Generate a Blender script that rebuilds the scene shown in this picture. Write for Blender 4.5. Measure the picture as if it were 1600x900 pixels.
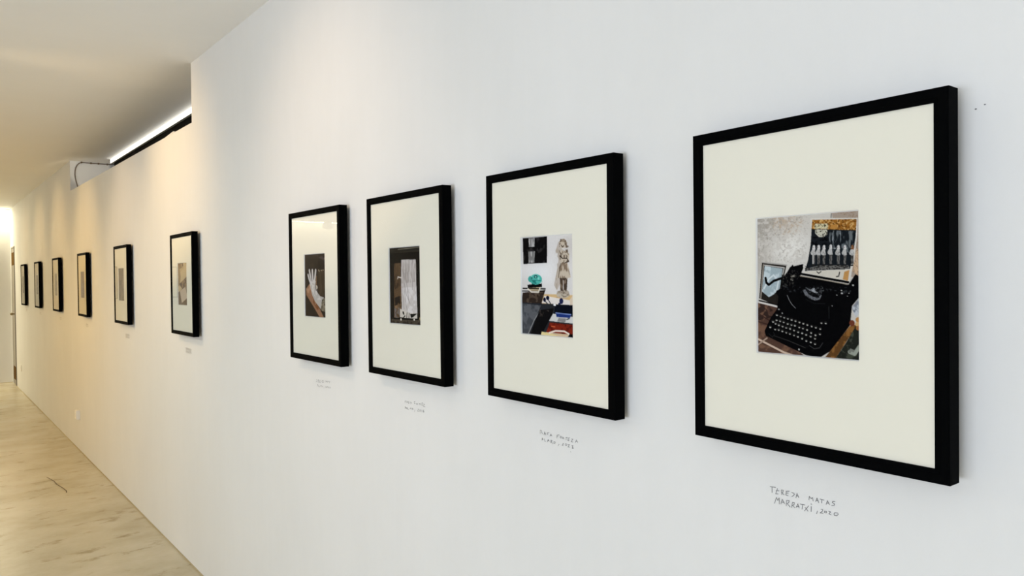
import bpy, bmesh, math, random
import numpy as np
from mathutils import Matrix, Vector

for o in list(bpy.data.objects):
    bpy.data.objects.remove(o, do_unlink=True)
SC = bpy.context.scene
COL = SC.collection
random.seed(7)

# ------------------------------------------------------------------ camera
WALL = 1.0945          # x of the long white wall
EYE = 1.4806           # camera height
CEIL = 2.5765
YEND = 13.30           # end wall
XLEFT = -4.6           # opposite wall
YBACK = -3.6           # wall behind the camera


def cam_axes(yaw, pit, rol):
    fw = Vector((math.sin(yaw) * math.cos(pit), math.cos(yaw) * math.cos(pit), math.sin(pit)))
    r = Vector((math.cos(yaw), -math.sin(yaw), 0))
    u = r.cross(fw)
    return r * math.cos(rol) + u * math.sin(rol), u * math.cos(rol) - r * math.sin(rol), fw


cd = bpy.data.cameras.new('camera')
cam = bpy.data.objects.new('camera', cd)
COL.objects.link(cam)
r_, u_, f_ = cam_axes(math.radians(38.6999), math.radians(-0.79934), math.radians(-0.60469))
m = Matrix((r_, u_, -f_)).transposed().to_4x4()
m.translation = (0, 0, EYE)
cam.matrix_world = m
cd.sensor_width = 36
cd.lens = 1160.267 / 1600 * 36
cd.clip_start = 0.02
SC.camera = cam

# ------------------------------------------------------------------ world, lights, exposure
SC.view_settings.view_transform = 'Standard'
SC.view_settings.look = 'None'
SC.view_settings.exposure = 0.0
SC.view_settings.gamma = 1.0
SC.view_settings.use_curve_mapping = False
SC.cycles.use_denoising = True
SC.cycles.max_bounces = 10
SC.cycles.diffuse_bounces = 6

w = bpy.data.worlds.new('world')
SC.world = w
w.use_nodes = True
w.node_tree.nodes['Background'].inputs[0].default_value = (0.55, 0.75, 1.0, 1)
w.node_tree.nodes['Background'].inputs[1].default_value = 0.05


def area(name, loc, rot, sx, sy, power, col, spread=math.pi):
    d = bpy.data.lights.new(name, 'AREA')
    d.shape = 'RECTANGLE'
    d.size, d.size_y, d.energy, d.color, d.spread = sx, sy, power, col, spread
    o = bpy.data.objects.new(name, d)
    o.location, o.rotation_euler = loc, rot
    COL.objects.link(o)
    return o


def spot(name, loc, target, power, col, angle, blend=1.0, rad=0.04):
    d = bpy.data.lights.new(name, 'SPOT')
    d.energy, d.color, d.spot_size, d.spot_blend, d.shadow_soft_size = power, col, math.radians(angle), blend, rad
    o = bpy.data.objects.new(name, d)
    o.location = loc
    o.rotation_euler = (Vector(target) - Vector(loc)).to_track_quat('-Z', 'Y').to_euler()
    COL.objects.link(o)
    return o


WINY = -0.15           # middle of the window in the opposite wall
DAY = (0.83, 0.895, 1.0)
WARM = (1.0, 0.67, 0.36)
AMBER = (1.0, 0.63, 0.24)
SOFT = (0.74, 0.97, 1.0)
COVE = (1.0, 0.88, 0.60)
# daylight through the big window in the opposite wall, behind the camera's left shoulder
# (the unseen panel is tilted up to add light on the ceiling too)
area('daylight', (XLEFT - 0.4, WINY, 0.95), (math.radians(122), 0, math.radians(-90)), 4.2, 1.3, 243, DAY)
# warm ceiling spots washing the long wall
for y, p, tz, c in ((2.4, 22, 1.75, (1.0, 0.74, 0.52)), (4.3, 48, 1.95, (1.0, 0.66, 0.30)), (5.5, 22, 1.75, WARM), (7.0, 24, 1.8, AMBER),
                    (8.5, 20, 1.85, AMBER), (9.95, 20, 1.85, AMBER), (11.35, 15, 1.85, AMBER)):
    spot('wall_spot', (-0.1, y, CEIL - 0.09), (WALL, y, tz), p, c, 78 if y < 5 else 64)
# wide unseen fill spots added over the middle of the room, one cool and the farther ones warm
for y, p, c in ((4.4, 66, SOFT), (7.0, 144, (1.0, 0.54, 0.02)), (9.6, 6, WARM)):
    spot('room_fill', (-1.7, y, CEIL - 0.05), (-1.3, y, 0), p, c, 165, 0.6, 0.06)
spot('end_wall_fill', (-1.6, 10.2, CEIL - 0.06), (-0.6, YEND, 0.30), 280, (1.0, 0.93, 0.74), 60)  # unseen spot added to brighten the end wall
spot('recess_lamp', (1.33, 6.55, 2.12), (1.28, 7.728, 2.30), 16.0, (1.0, 0.88, 0.68), 42, 0.5)
# light cove along the top of the end wall
area('cove_light', ((WALL + XLEFT) / 2, YEND - 0.06, CEIL - 0.012), (0, 0, 0), WALL - XLEFT - 0.1, 0.05, 98, COVE)


# ------------------------------------------------------------------ materials
def lin(c):
    return tuple(((v / 255) / 12.92 if v <= 10 else ((v / 255 + 0.055) / 1.055) ** 2.4) for v in c)


def mat(name, col, rough=0.6, spec=0.5, metal=0.0, emit=None):
    mt = bpy.data.materials.new(name)
    mt.use_nodes = True
    b = mt.node_tree.nodes['Principled BSDF']
    b.inputs['Base Color'].default_value = (*col, 1)
    b.inputs['Roughness'].default_value = rough
    b.inputs['Specular IOR Level'].default_value = spec
    b.inputs['Metallic'].default_value = metal
    if emit:
        b.inputs['Emission Color'].default_value = (*emit[0], 1)
        b.inputs['Emission Strength'].default_value = emit[1]
    return mt


def nodes(mt):
    return mt.node_tree.nodes, mt.node_tree.links, mt.node_tree.nodes['Principled BSDF']


def ramp(N, pts):
    r = N.new('ShaderNodeValToRGB')
    e = r.color_ramp.elements
    e[0].position, e[0].color = pts[0][0], (*pts[0][1], 1)
    e[1].position, e[1].color = pts[-1][0], (*pts[-1][1], 1)
    for p, c in pts[1:-1]:
        x = e.new(p)
        x.color = (*c, 1)
    return r


def noise(N, L, scale, detail=4, rough=0.55, sc=(1, 1, 1)):
    tc = N.new('ShaderNodeTexCoord')
    mp = N.new('ShaderNodeMapping')
    mp.inputs['Scale'].default_value = sc
    n = N.new('ShaderNodeTexNoise')
    n.inputs['Scale'].default_value = scale
    n.inputs['Detail'].default_value = detail
    n.inputs['Roughness'].default_value = rough
    L.new(tc.outputs['Object'], mp.inputs[0])
    L.new(mp.outputs[0], n.inputs['Vector'])
    return n


def plaster(name, a, b_, bump=0.06):
    mt = mat(name, a, 0.75, 0.25)
    N, L, b = nodes(mt)
    n1 = noise(N, L, 1.7, 7, 0.62, (1, 1.2, 0.7))      # brushed vertical patches
    n2 = noise(N, L, 9.0, 4, 0.6, (1, 2.5, 0.25))
    mx = N.new('ShaderNodeMath')
    mx.operation = 'MULTIPLY_ADD'
    L.new(n2.outputs['Fac'], mx.inputs[0])
    mx.inputs[1].default_value = 0.22
    L.new(n1.outputs['Fac'], mx.inputs[2])
    rp = ramp(N, [(0.45, b_), (0.85, a)])
    L.new(mx.outputs[0], rp.inputs[0])
    L.new(rp.outputs[0], b.inputs['Base Color'])
    n3 = noise(N, L, 60, 5, 0.6, (1, 1, 0.35))
    bp = N.new('ShaderNodeBump')
    bp.inputs['Strength'].default_value = bump
    bp.inputs['Distance'].default_value = 0.01
    L.new(n3.outputs['Fac'], bp.inputs['Height'])
    L.new(bp.outputs[0], b.inputs['Normal'])
    return mt


M = {}
M['wall'] = plaster('white wall paint', (0.732, 0.736, 0.734), (0.698, 0.702, 0.697))
M['ceiling'] = plaster('ceiling paint', (0.89, 0.90, 0.905), (0.87, 0.88, 0.885), 0.03)
M['dark'] = mat('near-black recess', (0.004, 0.003, 0.0025), 0.9, 0.1)  # near-black tone for the walls behind the opening
M['black'] = mat('black frame lacquer', (0.0012, 0.0014, 0.0016), 0.6, 0.012)
M['mat'] = mat('cream mat board', (0.785, 0.758, 0.655), 0.85, 0.15)
M['matcore'] = mat('mat board core', (0.88, 0.88, 0.86), 0.85, 0.1)
M['backing'] = mat('brown backing board', (0.25, 0.17, 0.1), 0.9, 0.1)
M['pencil'] = mat('pencil line', (0.18, 0.18, 0.19), 0.7, 0.2)
M['pencil_soft'] = mat('faint pencil line', (0.36, 0.35, 0.33), 0.7, 0.2)
M['white_plastic'] = mat('white plastic', (0.86, 0.85, 0.83), 0.35)
M['grey_metal'] = mat('grey aluminium profile', (0.5, 0.49, 0.43), 0.5, 0.4)
M['led'] = mat('light diffuser', (0.9, 0.9, 0.88), 0.4, 0.3, 0, ((1.0, 0.95, 0.84), 1.7))
M['cable'] = mat('brown cable', (0.13, 0.09, 0.06), 0.6)
M['joint'] = mat('floor joint filler', (0.44, 0.38, 0.25), 0.9, 0.1)
M['crack'] = mat('crack in floor', (0.09, 0.065, 0.04), 0.9, 0.1)
M['door_grey'] = mat('grey door enamel', (0.31, 0.285, 0.245), 0.45)
M['door_wood'] = mat('brown door wood', (0.11, 0.05, 0.01), 0.7, 0.05)
N, L, b = nodes(M['door_wood'])
n = noise(N, L, 14, 5, 0.6, (1, 6, 0.6))
rp = ramp(N, [(0.3, (0.085, 0.042, 0.008)), (0.7, (0.15, 0.08, 0.016))])
L.new(n.outputs['Fac'], rp.inputs[0])
L.new(rp.outputs[0], b.inputs['Base Color'])
M['door_dark'] = mat('dark jamb and gap', (0.02, 0.012, 0.006), 0.6, 0.3)  # near-black jamb, also standing in for the shaded gap beside the leaf
M['steel'] = mat('dull brass', (0.25, 0.2, 0.12), 0.45, 0.5, 1.0)
M['oak'] = mat('pale brown frame wood', (0.22, 0.17, 0.11), 0.5)

# polished concrete
mt = M['floor'] = mat('polished beige concrete', (0.5, 0.43, 0.3), 0.22, 0.5)
N, L, b = nodes(mt)
n1 = noise(N, L, 1.6, 9, 0.68, (1.0, 1.25, 1))
rp = ramp(N, [(0.30, (0.42, 0.365, 0.24)), (0.5, (0.54, 0.48, 0.35)), (0.68, (0.62, 0.57, 0.45))])
L.new(n1.outputs['Fac'], rp.inputs[0])
n2 = noise(N, L, 3.6, 9, 0.7, (1.0, 1.9, 1))        # short dark scuffs and trowel marks
r2 = ramp(N, [(0.56, (0, 0, 0)), (0.66, (1, 1, 1))])
L.new(n2.outputs['Fac'], r2.inputs[0])
mx = N.new('ShaderNodeMixRGB')
mx.inputs[2].default_value = (0.27, 0.215, 0.11, 1)
ml = N.new('ShaderNodeMath')
ml.operation = 'MULTIPLY'
ml.inputs[1].default_value = 0.8
L.new(r2.outputs[0], ml.inputs[0])
L.new(ml.outputs[0], mx.inputs[0])
L.new(rp.outputs[0], mx.inputs[1])
L.new(mx.outputs[0], b.inputs['Base Color'])
b.inputs['Roughness'].default_value = 0.27
b.inputs['Specular IOR Level'].default_value = 0.38

# thin picture glass: mostly clear, mirror-like at grazing angles
mt = M['glass'] = bpy.data.materials.new('picture glass')
mt.use_nodes = True
N, L = mt.node_tree.nodes, mt.node_tree.links
N.remove(N['Principled BSDF'])
tr, gl, fr, mxs = (N.new('ShaderNodeBsdfTransparent'), N.new('ShaderNodeBsdfGlossy'), N.new('ShaderNodeFresnel'), N.new('ShaderNodeMixShader'))
gl.inputs['Roughness'].default_value = 0.0
fr.inputs['IOR'].default_value = 1.5
sb = N.new('ShaderNodeMath')                      # low-reflection coating: nothing head-on, mirror at grazing angles
sb.operation = 'SUBTRACT'
sb.use_clamp = True
sb.inputs[1].default_value = 0.07
L.new(fr.outputs[0], sb.inputs[0])
L.new(sb.outputs[0], mxs.inputs[0])
L.new(tr.outputs[0], mxs.inputs[1])
L.new(gl.outputs[0], mxs.inputs[2])
L.new(mxs.outputs[0], N['Material Output'].inputs[0])

# printed photographs: ink colour per vertex of the paper sheet
mt = M['print'] = mat('photographic print', (0.5, 0.5, 0.5), 0.7, 0.02)
N, L, b = nodes(mt)
at = N.new('ShaderNodeAttribute')
at.attribute_name = 'ink'
L.new(at.outputs['Color'], b.inputs['Base Color'])


# ------------------------------------------------------------------ mesh helpers
def link(name, me, parent=None, mats=()):
    o = bpy.data.objects.new(name, me)
    for mm in mats:
        if mm.name not in [x.name for x in me.materials if x]:
            me.materials.append(mm)
    COL.objects.link(o)
    if parent:
        o.parent = parent
    return o


def mesh(name, verts, faces, mats, parent=None, fmat=None, smooth=False):
    me = bpy.data.meshes.new(name)
    me.from_pydata([tuple(v) for v in verts], [], faces)
    o = link(name, me, parent, mats)
    if fmat:
        me.polygons.foreach_set('material_index', fmat)
    if smooth:
        me.polygons.foreach_set('use_smooth', [True] * len(me.polygons))
    me.update()
    return o


def recalc(o):
    bm = bmesh.new()
    bm.from_mesh(o.data)
    bmesh.ops.recalc_face_normals(bm, faces=bm.faces)
    bm.to_mesh(o.data)
    bm.free()
    return o


def box(name, lo, hi, m_, parent=None, bevel=0.0):
    bm = bmesh.new()
    bmesh.ops.create_cube(bm, size=1)
    for v in bm.verts:
        v.co = [lo[i] + (v.co[i] + 0.5) * (hi[i] - lo[i]) for i in range(3)]
    if bevel:
        bmesh.ops.bevel(bm, geom=list(bm.edges), offset=bevel, segments=2, affect='EDGES')
    me = bpy.data.meshes.new(name)
    bm.to_mesh(me)
    bm.free()
    return link(name, me, parent, (m_,))


def empty(name, loc, parent=None):
    o = bpy.data.objects.new(name, None)
    o.empty_display_size = 0.1
    o.location = loc
    COL.objects.link(o)
    if parent:
        o.parent = parent
    return o


def tag(o, label=None, cat=None, group=None, kind=None):
    for k, v in (('label', label), ('category', cat), ('group', group), ('kind', kind)):
        if v:
            o[k] = v
    return o


def struct(o):
    o['kind'] = 'structure'
    return o


def tube(name, pts, rad, m_, parent=None, n=8):
    """round cable along a polyline"""
    vs, fs = [], []
    P = [Vector(p) for p in pts]
    for i, p in enumerate(P):
        t = (P[min(i + 1, len(P) - 1)] - P[max(i - 1, 0)]).normalized()
        a = t.orthogonal().normalized()
        if i:
            a = (prev - t * prev.dot(t)).normalized()
        prev = a
        c = t.cross(a)
        for k in range(n):
            th = 2 * math.pi * k / n
            vs.append(p + (a * math.cos(th) + c * math.sin(th)) * rad)
    for i in range(len(P) - 1):
        for k in range(n):
            fs.append((i * n + k, i * n + (k + 1) % n, (i + 1) * n + (k + 1) % n, (i + 1) * n + k))
    fs.append(tuple(range(n - 1, -1, -1)))
    fs.append(tuple((len(P) - 1) * n + k for k in range(n)))
    return mesh(name, vs, fs, (m_,), parent, smooth=True)


# ------------------------------------------------------------------ the room
OP0, OP1 = 3.934, 7.728                      # high opening in the long wall: near end, far end
SILL0, SILL1 = 2.279, 2.306                  # height of its sill at the two ends
D0, D1, DZ = 12.71, 13.22, 2.008             # doorway at the far end
TH = 0.10
out = [(YBACK, 0), (D0, 0), (D0, DZ), (D1, DZ), (D1, 0), (YEND + 0.1, 0), (YEND + 0.1, CEIL), (OP1, CEIL),
       (OP1, SILL1), (OP0, SILL0), (OP0, CEIL), (YBACK, CEIL)]
bm = bmesh.new()
f = bm.faces.new([bm.verts.new((WALL, y, z)) for y, z in out])
ex = bmesh.ops.extrude_face_region(bm, geom=[f])
bmesh.ops.translate(bm, verts=[v for v in ex['geom'] if isinstance(v, bmesh.types.BMVert)], vec=(TH, 0, 0))
bmesh.ops.triangulate(bm, faces=[q for q in bm.faces if len(q.verts) > 4])
bmesh.ops.recalc_face_normals(bm, faces=bm.faces)
me = bpy.data.meshes.new('wall_right')
bm.to_mesh(me)
bm.free()
wall_right = struct(link('wall_right', me, None, (M['wall'],)))

floor = struct(box('floor', (XLEFT - 0.1, YBACK - 0.1, -0.1), (2.2, YEND + 0.1, 0), M['floor']))
struct(box('ceiling', (XLEFT - 0.1, YBACK - 0.1, CEIL), (2.2, YEND + 0.1, CEIL + 0.1), M['ceiling']))
struct(box('wall_end', (XLEFT, YEND, 0), (WALL, YEND + 0.1, CEIL), M['wall']))
struct(box('wall_back', (XLEFT - 0.1, YBACK - 0.1, 0), (WALL + 0.1, YBACK, CEIL), M['wall']))
# opposite wall with its window
wy0, wy1, wz0, wz1 = WINY - 2.15, WINY + 2.15, 0.25, 2.48
vs, fs = [], []
for x in (XLEFT, XLEFT - 0.1):
    for y, z in ((YBACK, 0), (YEND + 0.1, 0), (YEND + 0.1, CEIL), (YBACK, CEIL), (wy0, wz0), (wy1, wz0), (wy1, wz1), (wy0, wz1)):
        vs.append((x, y, z))
for o_ in (0, 8):
    for k in range(4):
        fs.append((o_ + k, o_ + (k + 1) % 4, o_ + 4 + (k + 1) % 4, o_ + 4 + k))
for k in range(4):
    fs.append((4 + k, 4 + (k + 1) % 4, 12 + (k + 1) % 4, 12 + k))
    fs.append((k, (k + 1) % 4, 8 + (k + 1) % 4, 8 + k))
struct(recalc(mesh('wall_left', vs, fs, (M['wall'],))))
win = struct(empty('window_1', (XLEFT, WINY, wz0)))
hw, hh = (wy1 - wy0) / 2, wz1 - wz0
for nm, lo, hi in (('window_sill', (-0.08, -hw, 0), (-0.02, hw, 0.05)), ('window_head', (-0.08, -hw, hh - 0.05), (-0.02, hw, hh)),
                   ('window_jamb', (-0.08, -hw, 0.05), (-0.02, -hw + 0.05, hh - 0.05)), ('window_jamb', (-0.08, hw - 0.05, 0.05), (-0.02, hw, hh - 0.05)),
                   ('mullion', (-0.08, -0.025, 0.05), (-0.02, 0.025, hh - 0.05))):
    box(nm, lo, hi, M['grey_metal'], win)
for x0, x1 in ((-hw + 0.05, -0.025), (0.025, hw - 0.05)):
    mesh('window_pane', [(-0.05, x0, 0.05), (-0.05, x1, 0.05), (-0.05, x1, hh - 0.05), (-0.05, x0, hh - 0.05)], [(0, 1, 2, 3)], (M['glass'],), win)

# the space above the low partition
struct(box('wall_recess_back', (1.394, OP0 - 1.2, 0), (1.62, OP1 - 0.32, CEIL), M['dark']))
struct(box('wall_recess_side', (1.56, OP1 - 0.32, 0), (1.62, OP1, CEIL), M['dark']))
struct(box('wall_recess_end', (WALL + TH, OP1, 0), (1.62, OP1 + 0.08, CEIL), M['wall']))
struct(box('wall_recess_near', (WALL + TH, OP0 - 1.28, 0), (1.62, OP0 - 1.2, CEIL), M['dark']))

# joint between wall and floor
struct(box('trim_1', (WALL - 0.004, YBACK + 0.01, 0), (WALL, D0, 0.006), M['joint']))
struct(box('trim_2', (XLEFT, YEND - 0.004, 0), (WALL, YEND, 0.006), M['joint']))

# crack in the concrete
cp = [(0.745, 6.62), (0.772, 6.45), (0.775, 6.33), (0.795, 6.19), (0.803, 6.09), (0.797, 6.03)]
vs, fs = [], []
for i, (x, y) in enumerate(cp):
    vs += [(x - 0.0028, y, 0.0006), (x + 0.0028, y, 0.0006)]
    if i:
        fs.append((2 * i - 2, 2 * i - 1, 2 * i + 1, 2 * i))
mesh('crack', vs, fs, (M['crack'],), floor)
# skimmed board joint, a hair proud of the wall
vs = [(WALL - 0.0004, 2.96, 0.01), (WALL - 0.0004, 2.972, 0.01), (WALL - 0.0004, 2.972, CEIL), (WALL - 0.0004, 2.96, CEIL),
      (WALL, 2.953, 0.01), (WALL, 2.979, 0.01), (WALL, 2.979, CEIL), (WALL, 2.953, CEIL)]
recalc(mesh('board_joint', vs, [(0, 1, 2, 3), (0, 3, 7, 4), (1, 5, 6, 2), (0, 4, 5, 1), (2, 6, 7, 3)], (M['wall'],), wall_right))
# old nail holes near the right edge of the picture
for y, z, r in ((0.3829, 1.6965, 0.0011), (0.3722, 1.7005, 0.0010)):
    vs = [(WALL - 0.0006, y + r * 1.3 * math.cos(k * math.pi / 3), z + r * math.sin(k * math.pi / 3)) for k in range(6)]
    mesh('nail_hole', vs, [tuple(range(6))], (M['pencil'],), wall_right)

# door at the far end
door = struct(empty('door_1', (WALL, D1, 0)))
dw = D1 - D0
for nm, lo, hi, m_ in (('door_jamb', (0.0, -0.022, 0), (TH, 0, DZ), 'door_grey'), ('door_jamb', (0.0, -dw, 0), (TH, -dw + 0.12, DZ), 'door_dark'),  # second jamb widened to cover the dark gap by the leaf
                       ('door_head', (0.0, -dw + 0.12, DZ - 0.018), (TH, -0.022, DZ), 'door_grey')):
    box(nm, lo, hi, M[m_], door)
leaf = empty('door_leaf', (0.004, -0.026, 0), door)
lw = dw - 0.026 - 0.13
for nm, z0, z1, m_ in (('bottom_rail', 0.006, 0.068, 'door_grey'), ('kick_panel', 0.068, 0.262, 'door_wood'), ('door_panel', 0.262, 1.737, 'door_grey'),
                       ('head_panel', 1.737, 1.925, 'door_wood'), ('top_rail', 1.925, DZ - 0.024, 'door_grey')):
    box(nm, (0, -lw, z0), (0.035, 0, z1), M[m_], leaf)
bm = bmesh.new()
bmesh.ops.create_uvsphere(bm, u_segments=14, v_segments=8, radius=0.02)
for v in bm.verts:
    v.co = (v.co.x - 0.035, v.co.y - lw + 0.09, v.co.z + 1.03)
ret = bmesh.ops.create_cone(bm, segments=12, radius1=0.011, radius2=0.011, depth=0.05, cap_ends=True)
for v in ret['verts']:
    v.co = (v.co.z - 0.02, v.co.y - lw + 0.09, v.co.x + 1.03)
me = bpy.data.meshes.new('door_knob')
bm.to_mesh(me)
bm.free()
link('door_knob', me, leaf, (M['steel'],))

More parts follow.
